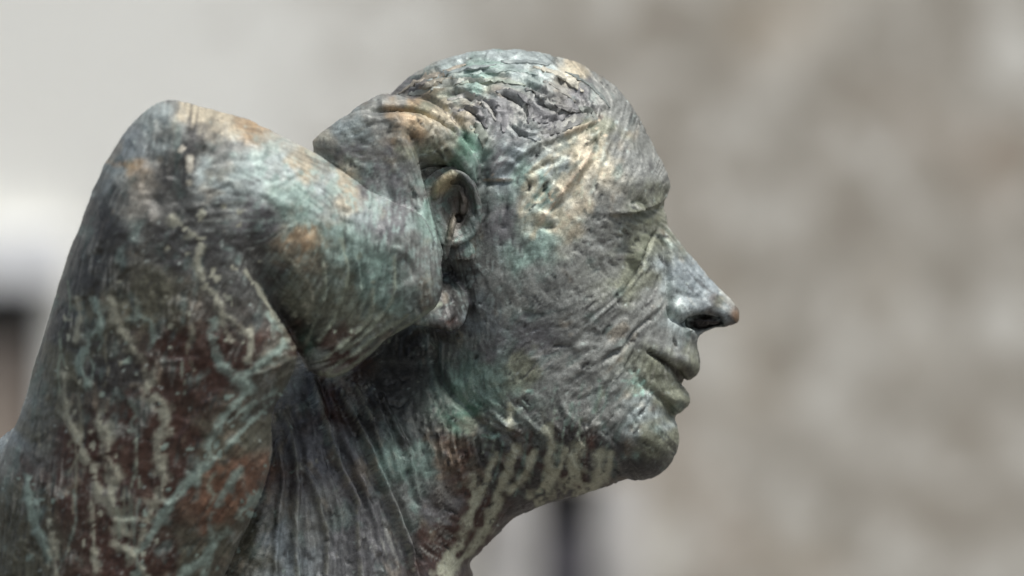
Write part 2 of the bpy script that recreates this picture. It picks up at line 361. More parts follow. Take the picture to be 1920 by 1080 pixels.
def stroke(P, w_, h, taper=True, n=5, kind='line', wig=0.0):
    P = np.asarray(P, float); P = spline(P, False, n) if len(P) > 2 else np.vstack([P[0] + (P[1] - P[0]) * q for q in np.linspace(0, 1, 4)])
    if wig: P = P + rng.normal(0, wig, P.shape)
    r = segdist(P, w_ * 3.5)
    if r is None: return
    sl, d, par, sg = r; tp = np.minimum(1, np.sin(np.clip(par, 0, 1) * math.pi) * 1.6 + 0.08) if taper else 1.0
    if kind == 'line': Hm[sl] += h * tp * np.exp(-(d / w_) ** 2)
    elif kind == 'step': Hm[sl] += h * tp * np.where(sg > 0, np.exp(-d / w_) * (1 - np.exp(-d / 1.5)), -0.35 * np.exp(-(d / (w_ * .3)) ** 2))   # sharp lip on the side to the right of travel (z down)
def blob(x, y, rx, ry, h, ang=0.0, p=2):
    ca, sa = math.cos(math.radians(ang)), math.sin(math.radians(ang)); m = max(rx, ry) * 2.2
    x0, x1, y0, y1 = int(max(x - m - MX, 0)), int(min(x + m - MX, MW)), int(max(y - m - MY, 0)), int(min(y + m - MY, MH)); sl = (slice(y0, y1), slice(x0, x1))
    X, Y = mx[sl] - x, my[sl] - y; q = ((X * ca + Y * sa) / rx) ** 2 + ((-X * sa + Y * ca) / ry) ** 2
    Hm[sl] += h * np.exp(-q ** (p / 2))
# --- direction of the modelling strokes (degrees, z down) and their depth
FLOW = [(700,480,100,1),(640,560,115,1.2),(690,640,150,1.3),(600,660,160,1.2),(760,430,110,.8),(520,300,28,.4),(330,300,100,.3),(420,360,5,.4),(230,350,120,.4),
 (100,800,105,.8),(300,800,95,.7),(450,850,125,.8),(300,600,100,.6),(200,650,100,.7),(420,650,120,.6),(60,950,95,1),(400,1000,125,1),
 (620,760,66,1.2),(560,900,80,1.2),(680,900,66,1.2),(760,1000,70,1),(640,1040,84,1),(720,790,70,1.1),(830,850,76,1.5),(800,760,75,1),(830,1000,25,.6),(900,1000,120,.5),(760,680,80,.6),
 (950,850,28,1.3),(900,790,20,1.5),(960,780,45,1.4),(900,720,70,1.2),(870,660,100,.9),(1000,650,150,1.1),(1050,620,155,1.0),(980,700,125,1.2),(1100,700,140,1),(1150,760,135,.7),(1040,800,55,1.2),(1000,760,60,1.3),
 (1230,830,40,.5),(1200,780,110,.5),(1100,870,70,.7),(1060,910,150,.5),(1000,500,66,1.2),(1050,520,62,1.2),(1040,460,68,1.2),(1130,450,12,1.3),(1170,420,25,1.1),(1090,545,150,1.0),(1110,600,155,.9),
 (1050,350,120,1.2),(1100,280,118,1.2),(1150,330,112,.9),(1170,250,110,.8),(1220,330,115,.7),(1200,280,70,.6),(1310,540,45,.6),(1280,500,60,.5),(1170,560,122,.8),(1150,620,130,.8),(1200,600,125,.6),(1250,640,95,.4),(1270,750,40,.7),
 (900,130,168,1.5),(820,140,155,1.5),(960,160,10,1.3),(1020,130,40,1.2),(1100,150,55,1.0),(880,190,30,1.4),(930,230,100,1.3),(1000,200,40,1.2),(1050,200,140,1.0),(950,300,130,.6),(1000,280,150,1.0),(920,360,85,.9),(930,450,85,.9),
 (650,300,15,.4),(700,240,165,.5),(750,300,70,.6),(770,420,75,.7),(800,200,25,.7),(860,280,50,.6),(820,270,80,.5),(850,570,80,.6),(850,400,60,.2)]
FA = np.array(FLOW, float); a2 = np.radians(FA[:, 2]) * 2
c2, s2, amp = shep(FA[:, :2], np.stack([np.cos(a2), np.sin(a2), FA[:, 3]], 1), mx[::2, ::2], my[::2, ::2], 3.2, 18)
up = lambda a: np.repeat(np.repeat(a, 2, 0), 2, 1)[:MH, :MW]
c2, s2, amp = blur(up(c2), 3), blur(up(s2), 3), blur(up(amp), 4)
c2 += 0.14 * noise(34, 3); s2 += 0.14 * noise(34, 4)
th = np.arctan2(s2, c2) / 2; ux, uy = np.cos(th).astype(np.float32), np.sin(th).astype(np.float32)
def lic(srcs, L, step):
    accs = [a.copy() for a in srcs]
    for sg in (1, -1):
        px, py = mx - MX, my - MY; vx, vy = ux * sg, uy * sg
        for i in range(1, L + 1):
            px = np.clip(px + vx * step, 0, MW - 1); py = np.clip(py + vy * step, 0, MH - 1); idx = py.astype(np.int32) * MW + px.astype(np.int32)
            nx_, ny_ = ux.ravel()[idx], uy.ravel()[idx]; fl = np.where(nx_ * vx + ny_ * vy < 0, np.float32(-1), np.float32(1)); vx, vy = nx_ * fl, ny_ * fl
            k = np.float32(0.5 + 0.5 * math.cos(math.pi * i / (L + 1)))
            for a, q in zip(accs, srcs): a += q.ravel()[idx] * k
    return [a / a.std() for a in accs]
# broad tool strokes, fine tool strokes, two sizes of flat dabs
L1, L2, slab, faceD = lic([noise(4.0, 11), noise(1.05, 12), noise(9, 31), noise(6.5, 32)], 15, 1.9)
print("lic", round(time.time() - T00, 1))
big = noise(26, 21); med = noise(10, 22); sml = noise(3.5, 23); grn = noise(1.2, 24)
ridge = np.tanh(L1 * 0.9); fineR = np.tanh(L2)
VIS = np.zeros((MH, MW), np.uint8)                       # which form lies outermost at each place
for lab, P in ((2, NECK), (1, HEAD), (7, FIN2), (6, FIN1), (8, THUM), (5, HAND), (3, UARM), (4, FARM)): VIS[poly_sdf(spline(np.array(P, float), True, 3), mx, my) > 0] = lab
headm_ = ((VIS == 1) | (VIS == 2)).astype(np.float32); patch1 = np.clip(0.25 + 0.75 * noise(24, 25), 0.0, 1.6); patch2 = np.clip(0.6 + 0.6 * noise(16, 26), 0.15, 1.7)
Hm += amp * (np.where(headm_ > .5, .22, .6) * ridge * patch1 + np.where(headm_ > .5, .85, 1.3) * fineR * patch2 - 2.0 * np.clip(np.abs(L2) - 1.5, 0, 1)) + 1.1 * big + 0.35 * med + 0.35 * sml
# small flat facets left by spatula and knife: every dab is a tilted plane that breaks off at its edge
def facets(sp, stretch, tilt, seed):
    r_ = np.random.default_rng(seed); gw, gh = int(MW / sp) + 3, int(MH / sp) + 3
    sx = (np.arange(gw)[None] - 1 + r_.random((gh, gw))) * sp; sy = (np.arange(gh)[:, None] - 1 + r_.random((gh, gw))) * sp
    a, b = np.clip(sy, 0, MH - 1).astype(int), np.clip(sx, 0, MW - 1).astype(int); ca, sa = ux[a, b], uy[a, b]; gx_, gy_ = r_.normal(0, tilt, (2, gh, gw)); tone = r_.normal(0, 1, (gh, gw))
    qx = mx - MX + 1.2 * n_a; qy = my - MY + 1.2 * n_b; ci, cj = (qy / sp).astype(np.int32) + 1, (qx / sp).astype(np.int32) + 1
    best = np.full((MH, MW), 1e9, np.float32); hh = np.zeros((MH, MW), np.float32); tt = np.zeros((MH, MW), np.float32)
    for di in (-1, 0, 1):
        for dj in (-1, 0, 1):
            i, j = np.clip(ci + di, 0, gh - 1), np.clip(cj + dj, 0, gw - 1); dx, dy = qx - sx[i, j], qy - sy[i, j]; c_, s_ = ca[i, j], sa[i, j]
            u = (dx * c_ + dy * s_) / stretch; v_ = -dx * s_ + dy * c_; d = u * u + v_ * v_; m = d < best
            best = np.where(m, d, best); hh = np.where(m, u * gx_[i, j] + v_ * gy_[i, j], hh); tt = np.where(m, tone[i, j], tt)
    return blur(hh.astype(np.float32), .7), blur(tt.astype(np.float32), .8)
n_a, n_b = noise(4, 71), noise(4, 72)
FA1, TO1 = facets(32, 1.35, .12, 81); FA2, TO2 = facets(15, 1.5, .14, 82); FA3, TO3 = facets(75, 1.5, .07, 83)
facew = np.clip(.22 + .2 * amp, .2, .5); hairm_ = np.clip(poly_sdf(np.array([(720,190),(800,110),(950,80),(1100,110),(1180,190),(1140,230),(1100,300),(1060,400),(1000,420),(960,340),(900,330),(880,270),(860,220),(800,190)], float), mx, my) / 18, 0, 1)
Hm += np.where(headm_ > .5, facew + hairm_ * .7, .4) * (1.5 * FA1 + .5 * FA2 * np.clip(.7 + noise(20, 84), 0, 1.5)) + FA3 * np.where(headm_ > .5, .25, .5)
# slab-like clay dabs on hair and temple
hairmask = np.clip(poly_sdf(np.array([(720,190),(800,110),(950,80),(1100,110),(1180,190),(1140,230),(1100,300),(1060,400),(1000,420),(960,340),(900,330),(880,270),(860,220),(800,190)], float), mx, my) / 18, 0, 1) * (VIS == 1)
Hm += hairmask * 1.4 * np.clip(slab * 1.8, -1, 1)
headm = blur(((VIS == 1) | (VIS == 2)).astype(np.float32), 4)


# --- drawn features
NICKS = []; DARKOL = (84, 80, 62)
G = lambda P, w_, h, **k: stroke(P, w_, h, **k)
for P in ([(758,158),(787,145),(831,136),(862,117),(881,110)],[(765,173),(793,170),(831,158),(862,148),(906,151),(941,154)],[(821,183),(843,173),(875,170),(916,170)],
          [(800,140),(850,122),(900,112),(950,116)],[(860,135),(905,130),(960,140)],[(837,183),(872,177),(903,186),(919,199),(932,224),(922,249),(906,274)],
          [(870,200),(895,215),(905,240),(895,262)],[(850,196),(880,205),(900,225)],[(930,170),(965,185),(985,205),(990,228)],[(980,150),(1010,165),(1035,190)],[(950,230),(975,250),(1005,255)],
          [(1000,190),(1030,200),(1060,215)],[(1060,150),(1090,175),(1105,205)]):
    G(P, 3.0, -9, wig=.6); G(np.array(P) + (1, -5), 4.0, 5, wig=.5)
G([(1130,225),(1100,238),(1070,252),(1045,262),(1010,274),(985,290),(950,318),(925,336)], 16, 6, kind='step'); G([(1128,228),(1050,268),(985,296)], 3, -4)
G([(1128,222),(1090,236),(1060,250)], 4, 4)
G([(905,338),(932,337),(960,339)], 12, -9, kind='step'); G([(908,342),(960,342)], 3, -7)
G([(903,345),(898,320),(905,300),(930,270)], 4, -8); G([(960,338),(985,310),(1000,280)], 5, -5)
G([(1110,290),(1065,345),(1016,413)], 4, 8); G([(1118,296),(1080,350),(1030,418)], 4, -5); G([(1130,240),(1120,290),(1095,340),(1060,400)], 7, -4); G([(1150,260),(1130,320),(1100,370)], 4, -3)
FLAKES = []
for i in range(90):                                     # flaky scraped patch on the temple
    x, y = rng.uniform(985, 1135), rng.uniform(240, 425)
    if abs((x - 1060) * .8 + (y - 335) * .6) > 62: continue
    a = math.radians(122 + rng.normal(0, 22)); L = rng.uniform(10, 34); q = [(x, y), (x + L * .5 * math.cos(a) + rng.normal(0, 3), y + L * .5 * math.sin(a) + rng.normal(0, 3)), (x + L * math.cos(a), y + L * math.sin(a))]
    G(q, rng.uniform(4, 9), rng.choice([2.4, -2.4]), kind='step'); FLAKES.append(q)
G([(985,330),(1015,312),(1050,300),(1062,270)], 5, -6); G([(1000,380),(1030,350),(1060,318)], 5, -6); G([(990,420),(1020,425),(1050,415)], 5, -6)
for (x, y, a, b, h) in ((1080,188,5,7,-14),(1005,112,8,4,-12),(1117,206,4,9,-10),(1158,192,4,4,-8),(1030,427,9,5,-12),(1211,250,4,4,-7),(944,426,6,4,-9),(910,400,4,9,-7),(988,205,5,6,-6),(707,885,3,3,-6),(1106,212,4,5,-7),(735,182,5,6,-7),(664,250,9,3,-6),(668,258,8,2,-4),(640,268,3,3,-5),(678,288,3,3,-5),(742,305,3,3,-4)):
    blob(x, y, a, b, h, 10)
# brow, eye, cheek, nose, mouth
G([(1170,392),(1200,392),(1230,378),(1250,362)], 15, 6); G([(1140,402),(1172,402),(1196,396),(1225,386),(1253,366)], 28, -21, kind='step'); G([(1183,383),(1200,378),(1216,392)], 4, -8); G([(1192,406),(1222,398),(1248,388)], 6, -13)
G([(1238,430),(1222,455),(1210,478),(1196,512)], 3.5, -19); blob(1199,474,12,40,13,25); blob(1222,415,18,12,5,-30); G([(1176,430),(1176,480),(1188,525)], 7, -6); G([(1185,440),(1180,480),(1190,515)], 5, -7)
G([(1210,490),(1192,520),(1170,545),(1150,562),(1125,583),(1104,602),(1094,629),(1075,646)], 5, -7); G([(1215,500),(1180,545),(1130,590),(1105,612)], 14, 6, kind='step')
G([(1233,575),(1215,600),(1202,611),(1185,629),(1169,654),(1148,664),(1125,681)], 3.5, -9); G([(1252,545),(1240,575),(1205,608),(1185,627),(1169,650),(1148,660),(1120,680)], 20, 5, kind='step')
G([(1033,649),(1052,648),(1073,650)], 3, -6); G([(1169,660),(1156,695),(1140,727),(1125,768)], 6, -6); G([(1180,640),(1160,690),(1138,740)], 14, 4)
G([(1252,420),(1250,470),(1253,520),(1256,560),(1258,588),(1270,606)], 4, -14); G([(1262,430),(1262,500),(1262,560)], 10, 4)
blob(1284,580,22,16,10,0,2.4); G([(1258,572),(1262,592),(1278,606),(1296,612)], 4.5, -11); G([(1262,545),(1290,556),(1330,560)], 4, -3)
G([(1296,604),(1318,600),(1345,604)], 8, -34, taper=False); G([(1302,612),(1330,610)], 6, -16)
G([(1218,660),(1242,677),(1265,693),(1284,714)], 3, -15, taper=False); G([(1226,652),(1255,664),(1285,676),(1306,684)], 9, 5); G([(1250,690),(1268,703),(1284,716)], 4, -6, taper=False)
G([(1215,676),(1240,697),(1268,722),(1288,742)], 13, 5); G([(1205,722),(1230,738),(1250,758),(1262,780)], 7, -10); G([(1180,690),(1200,712),(1222,735)], 6, -4)
blob(1215,810,60,50,8); blob(1190,850,26,22,-6); G([(1085,812),(1110,800),(1135,794)], 4, 5); G([(1120,790),(1150,815),(1165,850)], 8, -5)
G([(1180,860),(1185,885),(1188,902)], 5, -6)
# jaw line, furrow between jaw and neck behind the thumb
G([(822,630),(815,665),(825,705),(850,740),(880,770),(900,800)], 7, -14); G([(835,640),(830,680),(845,710),(880,745)], 16, 7)
for i in range(16):
    x = 880 + i * 13 + rng.normal(0, 3); y = 765 + rng.normal(0, 26) + i * 3; L = 40 + rng.random() * 40; a = math.radians(35 + i * 2.0 + rng.normal(0, 8))
    G([(x, y), (x + L * .5 * math.cos(a), y + L * .5 * math.sin(a) + 3), (x + L * math.cos(a), y + L * math.sin(a))], 2.6, 3.5 * rng.choice([1, -1, 1.2]))
for i in range(20):                                     # ribs raked down the neck below the jaw
    x = 772 + i * 6.6; y0 = 775 + rng.normal(0, 8) + i * 2.2; L = 95 + rng.normal(0, 12) - abs(i - 11) * 3
    G([(x, y0), (x + 8, y0 + L * .5), (x + 20 + rng.normal(0, 3), y0 + L)], 2.2, 5.5 if i % 2 else -5.5, wig=.5)
for i in range(70):                                     # temple and cheek hatching
    x, y = rng.normal(1015, 42), rng.normal(500, 38); a = math.radians(66 + rng.normal(0, 7)); L = 20 + 35 * rng.random()
    G([(x, y), (x + L * math.cos(a), y + L * math.sin(a))], 1.8, rng.choice([2.3, -2.6]))
for i in range(46):
    x, y = rng.normal(1135, 24), rng.normal(450, 32); a = math.radians(10 + rng.normal(0, 10)); L = 25 + 30 * rng.random()
    G([(x, y), (x + L * .5, y + L * .5 * math.sin(a) + 3), (x + L * math.cos(a), y + L * math.sin(a))], 1.5, rng.choice([1.5, -1.8]))
for i in range(110):
    x, y = rng.normal(1010, 55), rng.normal(660, 45); a = math.radians(150 + rng.normal(0, 9)); L = 25 + 45 * rng.random()
    G([(x, y), (x + L * .5 * math.cos(a), y + L * .5 * math.sin(a) - 3), (x + L * math.cos(a), y + L * math.sin(a))], 1.5, rng.choice([1.1, -1.4]))
for i in range(120):
    x, y = rng.normal(990, 75), rng.normal(800, 40); a = math.radians(rng.choice([25, 50, 60, 140]) + rng.normal(0, 9)); L = 20 + 45 * rng.random()
    G([(x, y), (x + L * math.cos(a), y + L * math.sin(a))], 1.9, rng.choice([2.4, -2.8]))
for i in range(230):                                    # short nicks and torn edges in the wax
    x, y = rng.uniform(600, 1280), rng.uniform(110, 1060)
    if VIS[int(y - MY), int(x - MX)] in (0, 3, 4): continue
    a = th[int(y - MY), int(x - MX)] + rng.normal(0, .5); L = rng.uniform(6, 22); q = [(x, y), (x + L * .5 * math.cos(a) + rng.normal(0, 2), y + L * .5 * math.sin(a) + rng.normal(0, 2)), (x + L * math.cos(a), y + L * math.sin(a))]
    G(q, rng.uniform(1.1, 2.0), -rng.uniform(4, 8)); NICKS.append(q)
    if i % 4 == 0: blob(x + rng.normal(0, 40), y + rng.normal(0, 40), rng.uniform(1.3, 2.6), rng.uniform(1.3, 2.6), -rng.uniform(3, 7))
for i in range(520):                                    # straight, sharp tool scratches
    x, y = rng.uniform(880, 1300), rng.uniform(200, 930)
    if i % 5 == 0: x, y = rng.normal(1210, 40), rng.normal(760, 60)
    if i % 7 == 0: x, y = rng.uniform(600, 830), rng.uniform(210, 480)
    if VIS[int(y - MY), int(x - MX)] in (0, 3, 4): continue
    a = th[int(y - MY), int(x - MX)] + rng.normal(0, .28); L = rng.uniform(14, 55)
    G([(x, y), (x + L * math.cos(a), y + L * math.sin(a))], rng.uniform(.9, 1.6), rng.choice([1.6, -2.2, -2.8]))
# neck cords
CORDS = [([(641,738),(662,778),(690,831),(711,884),(735,941),(764,1019),(778,1085)],6,15),([(588,717),(605,774),(625,831),(641,880),(670,941),(668,974),(676,1085)],7,13),
 ([(531,774),(548,819),(558,905),(554,986),(557,1084)],6,10),([(560,868),(584,901),(601,958),(613,1007),(611,1084)],5,9),([(666,721),(694,778),(715,835)],3,7),
 ([(700,750),(727,800),(740,850),(752,900)],4,6),([(715,745),(745,800),(768,850),(778,905),(790,940)],4,6),([(600,830),(620,900),(640,980),(645,1080)],4,6),([(680,900),(705,980),(720,1080)],4,5),([(520,830),(530,900),(520,1000),(515,1085)],5,6)]
for P, w_, h in CORDS:
    G(P, w_, h, taper=False, wig=.8); G(np.array(P) + (w_ * 1.9, -2), w_ * 1.1, -h * .8, taper=False); G(np.array(P) - (w_ * 2.4, -3), w_ * 1.5, -h * .5, taper=False)
G([(625,800),(650,850),(672,905),(690,940)], 5, -10); G([(765,745),(752,760),(728,752)], 3, -7); G([(800,700),(812,740),(835,790),(850,810)], 4, -7); G([(715,985),(740,995)], 3, -6)
# arm: ridges left by the mould, folds near the elbow crook
VEINS = [([(207,560),(221,613),(246,651),(272,695),(279,738),(303,757),(311,801),(299,834),(301,873),(308,902),(294,940),(270,979),(262,1022),(250,1042)],7),
 ([(188,791),(202,830),(197,858),(217,887),(207,931),(226,993),(241,1003)],8),
 ([(506,589),(534,647),(457,704),(470,729),(448,753),(414,796),(395,834),(385,868),(337,916),(308,960),(284,1003),(270,1022),(262,1075)],6),
 ([(404,598),(402,666),(433,700),(462,719)],5),([(414,584),(457,618),(470,627),(467,676)],4),([(217,1017),(250,1042),(272,1080)],5),([(154,849),(178,887),(185,936)],7),
 ([(178,560),(188,613),(164,647),(149,680),(164,724)],5),([(144,560),(149,589),(140,637)],4),([(481,926),(443,974),(385,1041),(330,1090)],6),([(510,753),(433,830),(366,897),(299,964)],4),
 ([(322,408),(375,453),(369,486),(379,522),(407,567),(430,640)],5),([(460,506),(489,551),(521,600),(548,650)],3),([(534,478),(570,518),(587,559),(570,592)],3),([(450,880),(400,960),(395,1040),(380,1085)],5),
 ([(52,900),(60,960),(95,1050)],6),([(100,1000),(100,1050),(110,1090)],5),([(170,940),(175,1010),(178,1080)],4),([(430,790),(470,760),(520,735)],5),([(120,700),(125,780),(150,830)],5),([(240,600),(280,600),(285,640)],4)]
for P, w_ in VEINS: G(P, w_ * .9, 1.6, taper=False, wig=1.2)
for P in ([(391,364),(420,358),(452,362)],[(354,392),(391,382),(430,378),(468,380)],[(385,374),(420,370),(460,374)],[(360,410),(400,400),(450,400)]): G(P, 3, 2.5)
G([(460,500),(489,551),(521,600),(548,645),(557,662)], 4, 7); G([(556,664),(510,690),(462,706)], 4, 6); G([(312,198),(338,262),(358,335),(372,450)], 24, 9); G([(557,662),(535,700),(515,745)], 5, 6); G([(560,640),(530,600),(500,560)], 8, -6)
for P in ([(640,450),(652,520),(625,600),(598,640)],[(700,540),(690,600),(650,640),(600,680)],[(765,592),(705,632),(662,664),(612,698)],[(740,480),(735,560),(690,620),(640,660)],[(790,500),(785,560),(740,605)],[(600,470),(610,540),(590,600),(575,640)],[(668,470),(675,540),(650,600)],[(720,420),(725,480),(715,540)]):
    G(P, 4.5, 5, wig=.8); G(np.array(P) + (7, 5), 4, -5, wig=.8)
# hand: knuckle edge and finger bends
G([(740,214),(760,250),(776,292),(788,330),(800,372),(813,420),(824,470)], 4, 7, taper=False); G([(650,218),(700,209),(742,212),(775,214)], 4, 5); G([(815,226),(812,240),(806,254)], 2.2, -4); G([(822,230),(820,244),(815,256)], 2, -3); G([(858,256),(850,268),(842,280)], 2.2, -4); G([(792,186),(788,196),(786,206)], 2.2, -4); G([(842,222),(836,232),(828,238)], 2.2, -4); G([(848,250),(838,275),(842,300)], 5, -4)
G([(640,226),(665,214),(700,208),(745,206),(790,208),(830,227),(862,251),(882,276)], 4.5, -17); G([(742,174),(800,184),(850,220),(868,246),(870,262)], 5, -10); G([(905,312),(908,340),(896,358)], 6, -8); G([(748,222),(800,226),(850,256),(884,292)], 7, 5); G([(800,192),(838,216),(856,240)], 6, 4); G([(778,186),(800,200),(830,214)], 6, -5); blob(735,180,10,8,3)
calm = np.clip(poly_sdf(np.array([(890,380),(1010,400),(1120,420),(1165,520),(1090,640),(1120,760),(1000,800),(890,720),(860,560)], float), mx, my) / 40, 0, 1)
Hm = Hm * (1 - .38 * calm)
print("maps", round(time.time() - T00, 1))

# --- patina colours, with some shade and highlights painted in
mauve=(106,102,105); grey=(124,123,118); olive=(118,118,94); teal=(124,152,140); pale=(152,162,161); ochre=(176,138,92); tan=(184,164,132); brown=(72,43,31); dark=(62,59,57); cream=(164,160,134); blue=(124,133,138); green=(84,128,106); rust=(134,84,52); olive_shaded=(92,88,70)  # the darker olive puts shading of the down-facing upper arm into its colour
BASE = [(760,150,mauve),(850,110,pale),(950,105,pale),(1020,110,pale),(1090,125,tan),(1140,160,grey),(900,150,teal),(880,200,mauve),(950,200,mauve),(1000,220,mauve),(930,300,mauve),(970,300,blue),(1100,180,mauve),(1170,220,grey),(1220,300,grey),(1180,300,grey),
 (1120,260,olive),(1060,320,pale),(1080,350,tan),(1040,400,tan),(1000,350,teal),(1100,300,tan),(1000,460,teal),(1040,520,grey),(930,420,mauve),(930,520,grey),(1120,400,grey),(1140,460,grey),(1200,470,olive),(1230,410,olive),(1180,540,olive),(1120,580,grey),(1150,630,grey),(1200,590,grey),
 (1290,520,blue),(1320,550,blue),(1280,580,pale),(1384,592,olive_shaded),(1360,580,blue),(1340,600,blue),(1350,612,brown),(1245,640,grey),(1300,690,olive),(1230,700,olive),(1270,750,olive),(1200,780,pale),(1240,830,olive),(1190,860,dark),(1130,790,grey),(1060,720,grey),(1000,640,mauve),(900,640,mauve),(900,590,blue),(960,700,olive),(900,710,teal),(1000,770,grey),
 (880,770,green),(950,800,grey),(1000,850,brown),(1050,850,dark),(1080,880,brown),(1140,870,dark),(1000,910,dark),(1080,925,dark),(920,860,dark),(910,930,brown),(900,900,brown),(860,1000,brown),(820,1040,brown),(820,950,mauve),(840,840,brown),(800,820,dark),(750,870,teal),(770,960,grey),(720,700,dark),(780,660,dark),(690,740,dark),(640,720,brown),(610,760,brown),(620,850,mauve),(560,850,mauve),(580,960,grey),(660,1000,mauve),(540,1020,blue),(720,1020,mauve),(650,900,mauve),  # dark points below the forearm put its shadow on the neck into the colour
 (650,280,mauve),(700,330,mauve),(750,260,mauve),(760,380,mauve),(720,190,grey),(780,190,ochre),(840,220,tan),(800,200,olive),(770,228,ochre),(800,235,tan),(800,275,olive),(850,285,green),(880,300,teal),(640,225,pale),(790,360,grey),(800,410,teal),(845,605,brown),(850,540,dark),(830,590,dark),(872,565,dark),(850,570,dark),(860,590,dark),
 (310,205,grey),(360,205,tan),(420,220,tan),(480,250,ochre),(440,280,grey),(300,240,pale),(360,260,dark),(340,290,dark),(340,330,dark),(240,280,blue),(200,330,pale),(230,310,ochre),(180,420,dark),(160,400,dark),(420,330,pale),(470,340,pale),(520,300,pale),(560,290,tan),(560,370,teal),(600,350,pale),(640,340,tan),(610,440,teal),(580,440,ochre),(680,400,pale),(660,480,teal),(700,520,teal),(740,430,mauve),(780,470,grey),(740,560,teal),(800,520,grey),
 (480,420,mauve),(430,450,dark),(330,450,dark),(500,520,dark),(520,590,dark),(545,640,brown),(560,560,olive),(640,570,olive),(700,610,olive),(640,680,brown),(590,650,green),(620,640,brown),(280,560,olive_shaded),(140,480,dark),(120,600,dark),(180,600,olive_shaded),(100,700,olive_shaded),(200,700,dark),(320,650,brown),(380,700,brown),(440,650,brown),(260,800,brown),(340,800,brown),(150,850,brown),(100,920,brown),(250,920,brown),(200,1050,brown),(340,900,brown),(300,1060,brown),
 (40,800,olive_shaded),(30,950,olive_shaded),(50,1050,olive_shaded),(400,850,olive_shaded),(430,900,rust),(480,820,olive_shaded),(460,900,rust),(420,1000,olive_shaded),(400,950,rust),(350,1040,olive_shaded),(480,1000,olive_shaded),(535,700,olive_shaded),(560,700,blue),(570,740,dark),(4,790,blue),(14,815,blue),(530,660,olive_shaded)]
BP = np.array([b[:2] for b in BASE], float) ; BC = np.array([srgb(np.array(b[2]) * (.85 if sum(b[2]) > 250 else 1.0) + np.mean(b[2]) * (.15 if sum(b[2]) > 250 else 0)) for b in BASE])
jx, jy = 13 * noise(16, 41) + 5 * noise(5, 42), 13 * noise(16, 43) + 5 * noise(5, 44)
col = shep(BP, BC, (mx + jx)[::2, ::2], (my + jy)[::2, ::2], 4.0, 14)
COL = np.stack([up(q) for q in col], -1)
ALL = (slice(None), slice(None))
def win(x, y, r): return (slice(int(max(y - r - MY, 0)), int(max(y + r - MY, 1))), slice(int(max(x - r - MX, 0)), int(max(x + r - MX, 1))))
def soft(c_, k=.25):
    c_ = np.asarray(c_, float); return c_ * (1 - k) + c_.mean() * k
def tint(mask, c_, k=1.0, sl=ALL):
    m = np.clip(mask * k, 0, 1)[..., None].astype(np.float32); c_ = srgb(soft(c_)); q = COL[sl]; q += (c_ - q) * m
def ell(x, y, rx, ry, ang=0, sl=ALL):
    ca, sa = math.cos(math.radians(ang)), math.sin(math.radians(ang)); X, Y = mx[sl] - x, my[sl] - y
    return np.exp(-(((X * ca + Y * sa) / rx) ** 2 + ((-X * sa + Y * ca) / ry) ** 2))
sm = lambda a, lo, hi: np.clip((a - lo) / (hi - lo), 0, 1)
# all-over variation: verdigris lying in hollows of strokes, bare warm metal on rubbed crests, dark soil in speckles
n5, n6, n7 = noise(14, 51), noise(5, 52), noise(2, 53)
tint(sm(-L1 * .7 - L2 * .3 + n5 * .9 + n6 * .5, 1.0, 2.8), (118,148,138), .48)
tint(sm(L2 * .8 + n5 * .6 - noise(20, 54), 1.5, 3.0), (150,146,136), .6)
tint(sm(L1 * .6 + noise(18, 55) + n6 * .5, 1.6, 3.0), (150,126,96), .5)
tint(sm(-L2 + n6 * .5 + noise(12, 56) * .6, 1.3, 2.8), (62,57,58), .55)
tint(sm(n7 + n6 * .4, 2.2, 3.2), (176,190,180), .6)
COL *= (1 + 0.05 * L1 + 0.22 * fineR + 0.07 * grn)[..., None]  # recesses darkened, ridges lightened: shading of the fine relief put into colour
# patches
q_ = None
for (x, y, rx, ry, a, c_, k) in ((740,875,26,40,60,(104,152,140),1.0),(775,950,9,45,-12,(120,158,146),.9),(840,850,30,62,-14,(132,96,64),.65),(470,245,60,16,25,(168,138,98),.55),(500,330,70,40,20,(150,172,168),.7),(575,440,16,18,0,(190,132,60),.9),
    (1379,592,10,18,0,(158,104,52),1.),(800,380,9,40,-14,(120,172,152),.8),(885,285,14,16,0,(96,160,130),.8),(776,228,22,12,30,(200,160,108),.9),(800,222,42,8,14,(190,158,104),.8),(806,276,38,22,10,(106,112,72),.9),(772,203,46,8,4,(132,126,72),.9),(825,202,26,7,38,(184,160,118),.8),(860,290,18,20,40,(88,140,112),.8),(1070,375,16,50,35,(186,172,146),.7),(700,520,60,50,0,(116,158,142),.6),(1190,720,26,16,30,(130,168,150),.7),(1195,855,10,8,0,(132,172,156),.8),
    (1075,125,40,10,30,(190,164,124),.7),(1270,572,9,5,-5,(196,200,196),.7),(640,345,40,12,30,(170,168,150),.7),(205,330,10,40,25,(140,160,170),.7)):  # small pale spot on the nose wing is a highlight put into colour
    sl = win(x, y, max(rx, ry) * 2.5); tint(ell(x, y, rx, ry, a, sl) * sm(1.0 + n6[sl] * .5 + n5[sl] * .5 + L2[sl] * .35, 0.2, 1.4), c_, k * .8, sl)
sl = win(640, 430, 300); fl_ = sm(L2[sl] * .7 + n6[sl] * .55 + n7[sl] * .35, .1, 1.3)
tint(ell(650, 430, 175, 110, 15, sl) * fl_ * 1.5 * (my[sl] > 0), (146, 176, 164), .6, sl); tint(ell(560, 330, 120, 50, 25, sl) * sm(n6[sl] + n7[sl] * .4, .0, 1.4) * 1.3, (150, 178, 168), .5, sl)
sl = win(1320, 606, 60); tint(sm(poly_sdf(np.array([(1288,606),(1302,595),(1322,590),(1344,596),(1356,606),(1334,615),(1308,620)], float), mx[sl], my[sl]), -2, 3), (44, 28, 24), .95, sl)  # shade inside the nostril put into the colour
